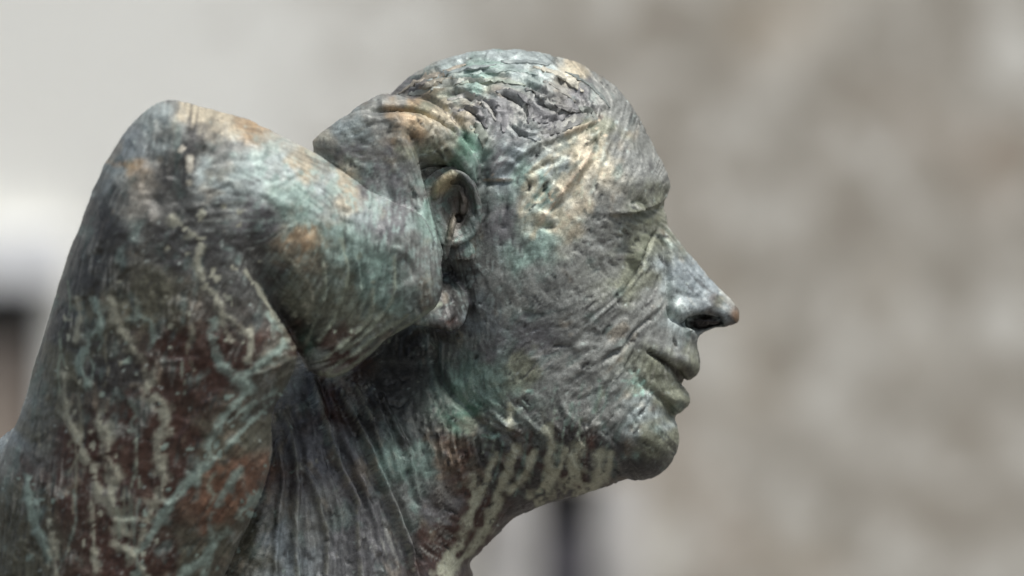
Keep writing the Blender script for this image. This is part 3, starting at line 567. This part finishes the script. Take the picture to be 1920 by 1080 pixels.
sl = win(1250, 690, 60); r_ = segdist(spline(np.array([(1219,661),(1242,677),(1262,694),(1276,713)], float), False, 5), 12); tint(sm(1.4 - r_[1] / 3.5, 0, 1), (56, 40, 34), .8, r_[0])  # dark line puts the shade of the lip gap into the colour
sl = win(900, 450, 260); tint(ell(870, 450, 150, 200, 0, sl) * sm(L2[sl] * .5 + n7[sl] * .7 + n6[sl] * .3, .7, 1.8), (140, 160, 158), .6, sl)
def vein(P, w_, c_, k, rough=.4):
    P = spline(np.asarray(P, float), False, 5); P = P + rng.normal(0, .4, P.shape); r = segdist(P, w_ * 4)
    if r is None: return
    sl, d, par, sg = r; m = sm(1.5 - d / (w_ * (1 + rough * n6[sl])), 0, 1.1) * np.clip(1.25 + .45 * n5[sl] + .25 * n7[sl], 0, 1); tint(m, c_, k, sl)
for P, w_ in VEINS: vein(P, w_ * 1.3, (172,166,136) if rng.random() < .65 else (140,164,148), .85, .5)
for i in range(22):
    x, y = rng.uniform(40, 470), rng.uniform(520, 960); L = rng.uniform(50, 170)
    if VIS[int(y - MY), int(x - MX)] == 3: vein([(x, y), (x + rng.normal(0, 6), y + L * .33), (x + rng.normal(2, 9), y + L * .66), (x + rng.normal(0, 10), y + L)], rng.uniform(1.4, 3.4), [(150, 166, 138), (136, 158, 140), (160, 152, 120)][i % 3], .6)
for i in range(26):
    x, y = rng.uniform(880, 1150), rng.uniform(700, 860); L = rng.uniform(30, 110); vein([(x, y), (x - L * .1, y + L * .5), (x - L * .25, y + L)], rng.uniform(1.2, 3), [(150, 166, 138), (120, 156, 138)][i % 2], .5)
for q in FLAKES: vein(q, rng.uniform(2, 5), [(196, 178, 142), (170, 176, 160), (176, 160, 122)][int(rng.integers(3))], .6)
for (x, y, rx, ry, a, c_, k) in ((1222,410,28,13,-30,(134,130,90),.8),(1200,476,14,42,22,(116,122,88),.8),(1285,694,26,14,35,(72,52,42),.55),(960,760,60,40,0,(100,146,126),.5),(860,720,40,70,20,(104,150,130),.6)):  # brown under the upper lip: bronze tone with its shade put into colour
    sl = win(x, y, max(rx, ry) * 2.5); tint(ell(x, y, rx, ry, a, sl) * sm(1.0 + n6[sl] * .4 + L2[sl] * .4, .1, 1.3), c_, k, sl)
for P, w_, h in CORDS[:5]: vein(P, 2.5, (160,152,126), .55)
for P, w_ in (([(956,759),(957,780),(956,803)],6),([(966,844),(956,866),(950,888),(937,916),(934,935),(922,970),(915,982),(900,1011),(884,1030),(859,1055),(835,1084)],8),([(890,907),(889,941),(881,973),(871,998),(862,1023),(843,1045),(824,1078)],9),
    ([(1032,803),(1035,841),(1029,866),(1032,897),(1013,916),(997,929)],8),([(1085,841),(1070,866),(1082,891),(1057,916),(1032,932),(1007,941)],10),([(1123,847),(1123,882),(1114,910),(1082,922)],9),([(1000,850),(985,890),(958,920)],6),([(1062,845),(1046,885),(1020,912)],5),([(1145,850),(1142,880),(1128,905)],5),([(930,850),(918,880),(905,920),(886,960)],4)):
    vein(P, w_ * 1.15, (186,182,146), .95, .3)
for P in ([(640,450),(652,520),(625,600),(598,640)],[(700,540),(690,600),(650,640),(600,680)],[(765,592),(705,632),(662,664),(612,698)],[(740,480),(735,560),(690,620),(640,660)],[(600,470),(610,540),(590,600),(575,640)],[(825,570),(760,612),(700,655),(640,700),(600,700)]): vein(P, 3.5, (148,156,126), .7)
for P in ([(1110,290),(1065,345),(1016,413)],): vein(P, 3, (200,166,128), .9)
vein([(357,298),(353,312)], 6, (214,196,170), 1.0); vein([(354,340),(356,344)], 4, (190,176,150), 1.0)
vein([(1128,224),(1090,238),(1060,250)], 4, (190,160,122), .8); vein([(908,337),(958,337)], 2, (190,156,120), .8); vein([(1301,487),(1331,521),(1360,552),(1376,570)], 3, (178,172,158), .7)
for (x, y, L) in ((1182,716,18),(1200,722,14),(1210,744,22),(1192,700,12),(925,820,20),(1010,735,20)): vein([(x - L, y - 4), (x, y), (x + L * .6, y - 8)], 2, (150,198,178), .8)
for q in NICKS: vein(q, 1.5, (42, 39, 40), .85)
tint(sm(noise(1.0, 61) * .8 + n7 * .5 + n5 * .35, 1.3, 2.8), (168, 172, 162), .3); tint(sm(noise(1.0, 62) * .8 + L2 * .6, 1.5, 2.6), (50, 47, 47), .55)
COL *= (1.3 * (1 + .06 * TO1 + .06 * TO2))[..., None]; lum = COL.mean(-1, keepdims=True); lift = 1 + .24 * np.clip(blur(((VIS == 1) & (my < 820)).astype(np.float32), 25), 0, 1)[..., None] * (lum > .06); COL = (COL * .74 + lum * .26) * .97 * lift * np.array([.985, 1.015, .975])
COL = np.clip(COL, .014, .75).astype(np.float32)
print("patina", round(time.time() - T00, 1))

# ------------------------------------------------------------------ bronze material
bm_, t, bs = mat("patinated_bronze")
at = node(t, "ShaderNodeAttribute", attribute_name="patina"); tc = node(t, "ShaderNodeTexCoord")
na = node(t, "ShaderNodeTexNoise", Scale=420.0, Detail=5.0, Roughness=0.65); t.links.new(tc.outputs['Object'], na.inputs['Vector'])
nb = node(t, "ShaderNodeTexNoise", Scale=90.0, Detail=6.0, Roughness=0.6); t.links.new(tc.outputs['Object'], nb.inputs['Vector'])
nc = node(t, 'ShaderNodeTexNoise', Scale=1300.0, Detail=3.0, Roughness=0.7); t.links.new(tc.outputs['Object'], nc.inputs['Vector'])
mod = mixc(t, 1.0, ramp(t, na.outputs[0], [(0.3, 0.72), (0.7, 1.0)]), ramp(t, nc.outputs[0], [(0.35, 0.6), (0.65, 1.0)]), 'MULTIPLY')
c = mixc(t, 0.8, at.outputs['Color'], mod, 'MULTIPLY')
t.links.new(c, bs.inputs['Base Color'])
rr = ramp(t, nb.outputs[0], [(0.3, 0.4), (0.7, 0.64)]); lm = node(t, 'ShaderNodeRGBToBW'); t.links.new(at.outputs['Color'], lm.inputs[0]); gl = node(t, 'ShaderNodeMapRange'); gl.inputs[1].default_value = .03; gl.inputs[2].default_value = .2; gl.inputs[3].default_value = -.14; gl.inputs[4].default_value = .06
t.links.new(lm.outputs[0], gl.inputs[0]); ra = node(t, 'ShaderNodeMath', operation='ADD'); t.links.new(rr, ra.inputs[0]); t.links.new(gl.outputs[0], ra.inputs[1]); t.links.new(ra.outputs[0], bs.inputs['Roughness'])
bs.inputs['Metallic'].default_value = 0.3; bs.inputs['Specular IOR Level'].default_value = 0.55
vor = node(t, "ShaderNodeTexVoronoi", Scale=300.0); t.links.new(tc.outputs['Object'], vor.inputs['Vector'])
pit = ramp(t, vor.outputs['Distance'], [(0.0, 0.0), (0.28, 1.0)])
b1 = node(t, "ShaderNodeBump", Strength=0.35, Distance=0.0010); t.links.new(na.outputs[0], b1.inputs['Height'])
b2 = node(t, "ShaderNodeBump", Strength=0.10, Distance=0.0008); t.links.new(pit, b2.inputs['Height']); t.links.new(b1.outputs[0], b2.inputs['Normal']); b3 = node(t, 'ShaderNodeBump', Strength=0.25, Distance=0.0005); t.links.new(nc.outputs[0], b3.inputs['Height']); t.links.new(b2.outputs[0], b3.inputs['Normal'])
t.links.new(b3.outputs[0], bs.inputs['Normal'])

# ------------------------------------------------------------------ the figure
statue = bpy.data.objects.new("bronze_statue", None); C.objects.link(statue)
BASEP = np.array([(500 - 960) * S, 0.0, Z0 + (540 - 1400) * S]); statue.location = BASEP
statue['label'] = "weathered green-brown bronze statue of a man in profile, hand cupped behind ear"; statue['category'] = "statue"
def to_world(V):                                        # modelling units -> metres about the base of the figure
    return np.stack([(V[:, 0] - 960) * S, V[:, 1] * S, Z0 + (540 - V[:, 2]) * S], 1) - BASEP
def sample(M, V):                                       # read an image-pixel map at 3D points projected through the camera
    k = 1 + V[:, 1] * S / D; px = np.clip(960 + (V[:, 0] - 960) / k - MX, 0, MW - 1.01); py = np.clip(540 + (V[:, 2] - 540) / k - MY, 0, MH - 1.01)
    a, b = py.astype(int), px.astype(int); fy, fx = (py - a), (px - b)
    if M.ndim == 3: fy, fx = fy[:, None], fx[:, None]
    if M.dtype == np.uint8: return M[a, b]
    return M[a, b] * (1 - fx) * (1 - fy) + M[a, b + 1] * fx * (1 - fy) + M[a + 1, b] * (1 - fx) * fy + M[a + 1, b + 1] * fx * fy
def vnoise(P, sc_, seed):                               # value noise in space
    r = np.random.default_rng(seed).standard_normal((64, 64, 64)).astype(np.float32); p = P / sc_; i = np.floor(p).astype(int); f = p - i; f = f * f * (3 - 2 * f); i &= 63; j = (i + 1) & 63; o_ = 0
    for a in (0, 1):
        for b in (0, 1):
            for c_ in (0, 1):
                o_ = o_ + r[(j if a else i)[:, 0], (j if b else i)[:, 1], (j if c_ else i)[:, 2]] * np.abs(1 - a - f[:, 0]) * np.abs(1 - b - f[:, 1]) * np.abs(1 - c_ - f[:, 2])
    return o_
GEN = (.7 * med + 1.5 * big + .8 * ridge + .8 * fineR).astype(np.float32)
FLIP = True
def vnormals(V, Q):
    fn = np.cross(V[Q[:, 2]] - V[Q[:, 0]], V[Q[:, 3]] - V[Q[:, 1]]); N = np.zeros_like(V)
    for k in range(3):
        N[:, k] = sum(np.bincount(Q[:, j], fn[:, k], len(V)) for j in range(4))
    return N / np.maximum(np.linalg.norm(N, axis=1), 1e-9)[:, None], fn
def seen(P, lb, ny):
    vis = sample(VIS, P)
    same = (vis == lb) | ((vis == 1) & (lb == 2)) | ((vis == 2) & (lb == 1)) | (vis == 0) | ((vis >= 3) & (vis <= 4) & (lb >= 3) & (lb <= 4)) | ((vis >= 5) & (lb >= 5))
    return same & ((ny < 0.15) | (lb == 1)), vis
def relax(V, Q):
    e0 = np.concatenate([Q[:, [0, 1]], Q[:, [1, 2]], Q[:, [2, 3]], Q[:, [3, 0]]]); e0.sort(1); nv = len(V)
    key = np.unique(e0[:, 0].astype(np.int64) * nv + e0[:, 1]); E = np.stack([key // nv, key % nv], 1); deg = np.bincount(E.ravel(), minlength=nv)
    for k in (.5, -.52):
        A = np.stack([np.bincount(E[:, 0], V[E[:, 1], j], nv) + np.bincount(E[:, 1], V[E[:, 0], j], nv) for j in range(3)], 1) / np.maximum(deg, 1)[:, None]; V = V + (A - V) * k
    return V
def refine(V, Q, lab, ngons, choose):
    """split each chosen quad into four, curved; faces beside it take the new edge points in as n-gons"""
    nv = len(V); N, fn = vnormals(V, Q); sgn = -1.0 if FLIP else 1.0
    fy = sgn * fn[:, 1] / np.maximum(np.linalg.norm(fn, axis=1), 1e-9); sel = choose(V[Q].mean(1), lab[Q[:, 0]], fy)
    ek = lambda a, b: np.minimum(a, b).astype(np.int64) * nv + np.maximum(a, b)
    K = np.stack([ek(Q[:, i], Q[:, (i + 1) % 4]) for i in range(4)], 1); uk = np.unique(K[sel]); E = np.stack([uk // nv, uk % nv], 1); ns = len(uk)
    def mid(k):
        i = np.minimum(np.searchsorted(uk, k), ns - 1); return np.where(uk[i] == k, nv + i, -1)
    ei = mid(K)
    def curved(idx):
        P, M = V[idx], N[idx]; c_ = P.mean(1); d = ((P - c_[:, None]) * M).sum(-1); return c_ + .75 * (d[..., None] * M).mean(1)
    q = Q[sel]; VE, VF = curved(E), curved(q); fm = nv + ns + np.arange(len(q)); e = ei[sel]
    sub = np.concatenate([np.stack([q[:, i], e[:, i], fm, e[:, i - 1]], 1) for i in range(4)])
    touch = ~sel & (ei >= 0).any(1); new = []
    for qq, ee in zip(Q[touch], ei[touch]):
        l = []
        for i in range(4):
            l.append(qq[i])
            if ee[i] >= 0: l.append(ee[i])
        new.append(l)
    for l in ngons:
        a = np.array(l); m_ = mid(ek(a, np.roll(a, -1)))
        if (m_ >= 0).any():
            o_ = []
            for x_, y_ in zip(l, m_):
                o_.append(x_)
                if y_ >= 0: o_.append(y_)
            l = o_
        new.append(l)
    return np.vstack([V, VE, VF]), np.concatenate([sub, Q[~sel & ~touch]]), np.concatenate([lab, lab[E[:, 0]], lab[q[:, 0]]]).astype(np.int32), new
def refined(V, Q, lab):
    V = relax(V, Q)
    def c1(P, lb, fy): same, vis = seen(P, lb, fy); return (fy < 0.35) & (P[:, 2] < 1125) & (P[:, 0] > -60) & same
    def c2(P, lb, fy): same, vis = seen(P, lb, fy); return (fy < 0.1) & (P[:, 2] < 1100) & same & (lb != 3) & (lb != 4) & (vis > 0) & (vis != 3)
    V, Q, lab, ng = refine(V, Q, lab, [], c1); V, Q, lab, ng = refine(V, Q, lab, ng, c2)
    ln = np.array([len(l) for l in ng]); st = Q.size + np.concatenate([[0], np.cumsum(ln)[:-1]])
    print("quads", len(Q), "ngons", len(ng))
    return V, Q, np.concatenate([Q.ravel(), np.concatenate([np.array(l) for l in ng])]), np.concatenate([np.arange(0, Q.size, 4), st]), lab
def poly_mesh(name, V, loops, starts):
    me = bpy.data.meshes.new(name); me.vertices.add(len(V)); me.vertices.foreach_set("co", V.astype(np.float32).ravel())
    me.loops.add(len(loops)); me.loops.foreach_set("vertex_index", loops.astype(np.int32)); me.polygons.add(len(starts)); me.polygons.foreach_set("loop_start", starts.astype(np.int32))
    me.update(calc_edges=True); return me
def finish(name, V, Q, lab, parent, relief=1.0, subdiv=True):
    """quad cage in modelling units -> smoothed, carved and coloured mesh object"""
    loops = None
    if subdiv:
        V, Q, loops, starts, lb = refined(V, Q, lab)
        me = poly_mesh(name, V, loops, starts)
    else: me = np_mesh(name, V, Q); lb = lab
    n = len(me.vertices)
    P = np.empty(n * 3, np.float32); me.vertices.foreach_get("co", P); P = P.reshape(-1, 3).astype(np.float64)
    N = np.empty(n * 3, np.float32); me.vertex_normals.foreach_get("vector", N); N = N.reshape(-1, 3)
    same, vis = seen(P, lb, N[:, 1])
    wgt = np.clip(np.abs(N[:, 1]) * 1.6, 0.3, 1)
    h = np.where(same, sample(Hm, P), sample(GEN, P)) * wgt * relief + 0.6 * vnoise(P, 24, 5) + 0.45 * vnoise(P, 5, 6)
    P = P + N * h[:, None]
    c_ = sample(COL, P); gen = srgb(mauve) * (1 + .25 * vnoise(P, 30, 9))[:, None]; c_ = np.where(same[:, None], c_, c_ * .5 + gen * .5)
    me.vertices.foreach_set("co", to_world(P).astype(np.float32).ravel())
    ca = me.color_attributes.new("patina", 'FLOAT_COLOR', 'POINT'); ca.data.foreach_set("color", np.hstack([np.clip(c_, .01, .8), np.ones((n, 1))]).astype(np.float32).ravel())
    me.flip_normals() if FLIP else None
    me.materials.append(bm_); me.polygons.foreach_set("use_smooth", np.ones(len(me.polygons), bool)); me.update()
    o = bpy.data.objects.new(name, me); C.objects.link(o); o.parent = parent
    return o, P
# z runs downwards in modelling units: handedness changes
body, PB = finish("body", V, Q, lab0, statue)
print("body", len(body.data.vertices), round(time.time() - T00, 1))

# ---- ears: shell, rim, bowl
def ear_field(mirror=1):
    h = 2.0; x = np.arange(770, 925, h); y = np.arange(-325, -180, h); z = np.arange(296, 490, h)
    X, Y, Z = np.meshgrid(x, y, z, indexing='ij'); X, Y, Z = X.astype(np.float32), Y.astype(np.float32), Z.astype(np.float32)
    k = 1 - 255 * S / D; ux_ = 960 + (X - 960) / k; uz_ = 540 + (Z - 540) / k
    cx, cz = 843, 386; px, pz = ux_ - cx, uz_ - cz
    r = np.sqrt((px / 59) ** 2 + (pz / 74) ** 2)                                    # 1 at the rim
    mid = -262 + 14 * np.clip(px / 50, -1, 1)
    shell = np.maximum((r - 1) * 52, np.abs(Y - (mid + 22)) - 34)
    bowl = (np.sqrt(((px - 16) / 35) ** 2 + ((pz - 2) / 58) ** 2 + ((Y - (mid - 28)) / 42) ** 2) - 1) * 34
    f = -smin(-shell, bowl, 6)
    def tube(P, rad):
        P = spline(np.array(P, float), False, 4); d = np.full(X.shape, 1e9, np.float32)
        for a, b in zip(P[:-1], P[1:]):
            e = b - a; L = e @ e + 1e-6; tt = np.clip(((ux_ - a[0]) * e[0] + (Y - a[1]) * e[1] + (uz_ - a[2]) * e[2]) / L, 0, 1)
            d = np.minimum(d, (ux_ - a[0] - tt * e[0]) ** 2 + (Y - a[1] - tt * e[1]) ** 2 + (uz_ - a[2] - tt * e[2]) ** 2)
        return np.sqrt(d) - rad
    f = smin(f, tube([(812,-272,372),(818,-282,350),(834,-288,332),(856,-286,323),(876,-278,336),(891,-270,362),(898,-264,394),(894,-262,424),(878,-264,446),(852,-268,456)], 5.5), 4)
    f = smin(f, tube([(815,-280,366),(822,-288,348),(836,-292,334),(848,-292,328)], 9.5), 3); f = smin(f, tube([(846,-222,352),(853,-226,380),(850,-232,398)], 11), 8)
    f = smin(f, tube([(853,-250,404),(850,-268,413),(846,-276,430),(841,-276,452),(834,-268,480)], 5.5), 2)
    f = np.maximum(f, -tube([(848,-262,338),(866,-258,342),(879,-255,360),(886,-254,388),(884,-254,408)], 8)); f = np.maximum(f, -tube([(859,-262,408),(860,-240,410)], 8))
    f = smin(f, tube([(862,-246,352),(869,-248,374),(868,-248,396)], 7), 5)
    f = smin(f, tube([(858,-250,440),(874,-254,434),(886,-256,414)], 9), 10)
    f = smin(f, (np.sqrt(((ux_ - 866) / 26) ** 2 + ((Y + 240) / 22) ** 2 + ((uz_ - 476) / 26) ** 2) - 1) * 22, 8)
    return surface_nets(f, (x[0], y[0], z[0]), h)
Hsave = Hm; Hm = (1.0 * fineR + 1.2 * med).astype(np.float32)
EV, EQ = ear_field()
n0 = len(COL); COLs = COL.copy()
sl = win(855, 390, 110); tint(ell(858,385,60,90,0,sl)*1.2, (100,97,92), .8, sl); tint(sm(n6[sl] + n7[sl] * .4, .6, 1.8), (120,156,142), .6, sl); tint(ell(834,345,24,12,-45,sl) * 1.8, (196,176,130), 1, sl); tint(ell(862,385,22,40,0,sl) * 1.2, (104,92,80), 1, sl); tint(ell(884,425,14,34,20,sl), (118,132,126), .8, sl); tint(ell(846,430,7,30,10,sl), (130,118,96), 1, sl)
ear, _ = finish("ear", EV, EQ, np.full(len(EV), 1), statue, 0.6, False)
COL = COLs; Hm = Hsave
EV2 = EV.copy(); EV2[:, 1] *= -1
me = np_mesh("ear", EV2, EQ[:, ::-1]); me.vertices.foreach_set("co", to_world(EV2).astype(np.float32).ravel()); me.flip_normals()
ca = me.color_attributes.new("patina", 'FLOAT_COLOR', 'POINT'); ca.data.foreach_set("color", np.tile(np.append(srgb(mauve), 1), len(EV2)).astype(np.float32))
me.materials.append(bm_); me.polygons.foreach_set("use_smooth", np.ones(len(me.polygons), bool)); o = bpy.data.objects.new("ear", me); C.objects.link(o); o.parent = statue

# ---- hair: overlapping dabs and locks of clay laid on the skull
print("ear", round(time.time() - T00, 1))
me = body.data
bvh = BVHTree.FromObject(body, bpy.context.evaluated_depsgraph_get())
HPOLY = np.array([(745,178),(790,136),(850,110),(950,97),(1040,108),(1110,135),(1160,178),(1120,225),(1050,255),(980,285),(930,300),(915,260),(885,225),(840,190)], float)
hv, hf, hc = [], [], []
def lock(path, wd, tk, colr, sd):
    rows = []
    n = len(path)
    for i, (x, z) in enumerate(path):
        k = 1 - 190 * S / D; wx_, wz_ = 960 + (x - 960) * k, 540 + (z - 540) * k
        p0 = to_world(np.array([[wx_, -760.0 * sd, wz_]]))[0]
        hit = bvh.ray_cast(Vector(p0), Vector((0, sd, 0)))
        if hit[0] is None: continue
        if VIS[int(np.clip(z - MY, 0, MH - 1)), int(np.clip(x - MX, 0, MW - 1))] != 1: break
        rows.append((hit[0], hit[1]))
    if len(rows) < 4: return
    n = len(rows); b0 = len(hv)
    for i, (p, nn) in enumerate(rows):
        tg = (rows[min(i + 1, n - 1)][0] - rows[max(i - 1, 0)][0]).normalized(); sd_ = nn.cross(tg).normalized(); s = i / (n - 1)
        ww = wd * S * (math.sin(math.pi * min(1, s * .9 + .08)) ** .6); tt = tk * S * (0.35 + .65 * math.sin(math.pi * min(1, s * .85 + .1)))
        for q, hgt in ((-1, -.9), (-.93, .9), (-.7, 1.0), (.1, .55), (.7, .1), (1, -.6)):
            hv.append(p + sd_ * ww * q + nn * tt * hgt); hc.append((*colr, 1))
    for i in range(n - 1):
        for j in range(5): a = b0 + i * 6 + j; hf.append((a, a + 1, a + 7, a + 6))
    hf.append(tuple(b0 + j for j in range(6))[::-1]); hf.append(tuple(b0 + (n - 1) * 6 + j for j in range(6)))
r2 = random.Random(5)
LOCKS = [[(745,174),(785,148),(831,134),(872,118)],[(765,174),(800,168),(835,157),(872,149),(915,149)],[(800,150),(840,135),(880,125),(930,119)],[(850,128),(900,117),(960,113)],[(860,156),(905,148),(945,151),(985,159)],
 [(880,138),(925,130),(975,131),(1010,139)],[(940,113),(990,113),(1035,119)],[(1000,124),(1035,132),(1070,150),(1095,172)],[(1020,150),(1050,165),(1080,190)],[(1060,132),(1100,152),(1128,178),(1145,200)],
 [(838,187),(870,180),(900,188),(920,204),(930,228)],[(860,207),(884,205),(902,217),(914,242)],[(880,238),(894,240),(905,255),(908,278)],[(905,190),(930,200),(945,222),(945,250)],[(955,165),(980,180),(995,205),(990,232)],
 [(985,165),(1015,180),(1035,205)],[(960,240),(985,255),(1015,262)],[(1000,225),(1035,225),(1070,215)],[(930,170),(960,178),(978,200)],[(1015,250),(1055,240),(1095,225)],[(1085,200),(1105,212),(1120,222)],[(790,164),(820,150),(850,144)],[(1040,196),(1066,206),(1090,208)]]
for P in LOCKS:
    P = spline(np.array(P, float), False, 7); P = P + rng.normal(0, .7, P.shape); x, z = P[len(P) // 2]
    a, b = int(np.clip(z - MY, 0, MH - 1)), int(np.clip(x - MX, 0, MW - 1)); cc = COL[a, b] * r2.uniform(.85, 1.1)
    wd, tk = r2.uniform(6, 11), r2.uniform(2.2, 3.6)
    for sd in (1, -1): lock([tuple(p) for p in P], wd, tk, cc, sd)
hm = bpy.data.meshes.new("hair"); hm.from_pydata([tuple(p) for p in hv], [], hf); hm.update()
ca = hm.color_attributes.new("patina", 'FLOAT_COLOR', 'POINT'); ca.data.foreach_set("color", np.array(hc, np.float32).ravel())
hm.materials.append(bm_); hm.polygons.foreach_set("use_smooth", np.ones(len(hm.polygons), bool))
hair = bpy.data.objects.new("hair", hm); C.objects.link(hair); hair.parent = statue; hair['kind'] = 'stuff'
print("done", round(time.time() - T00, 1))
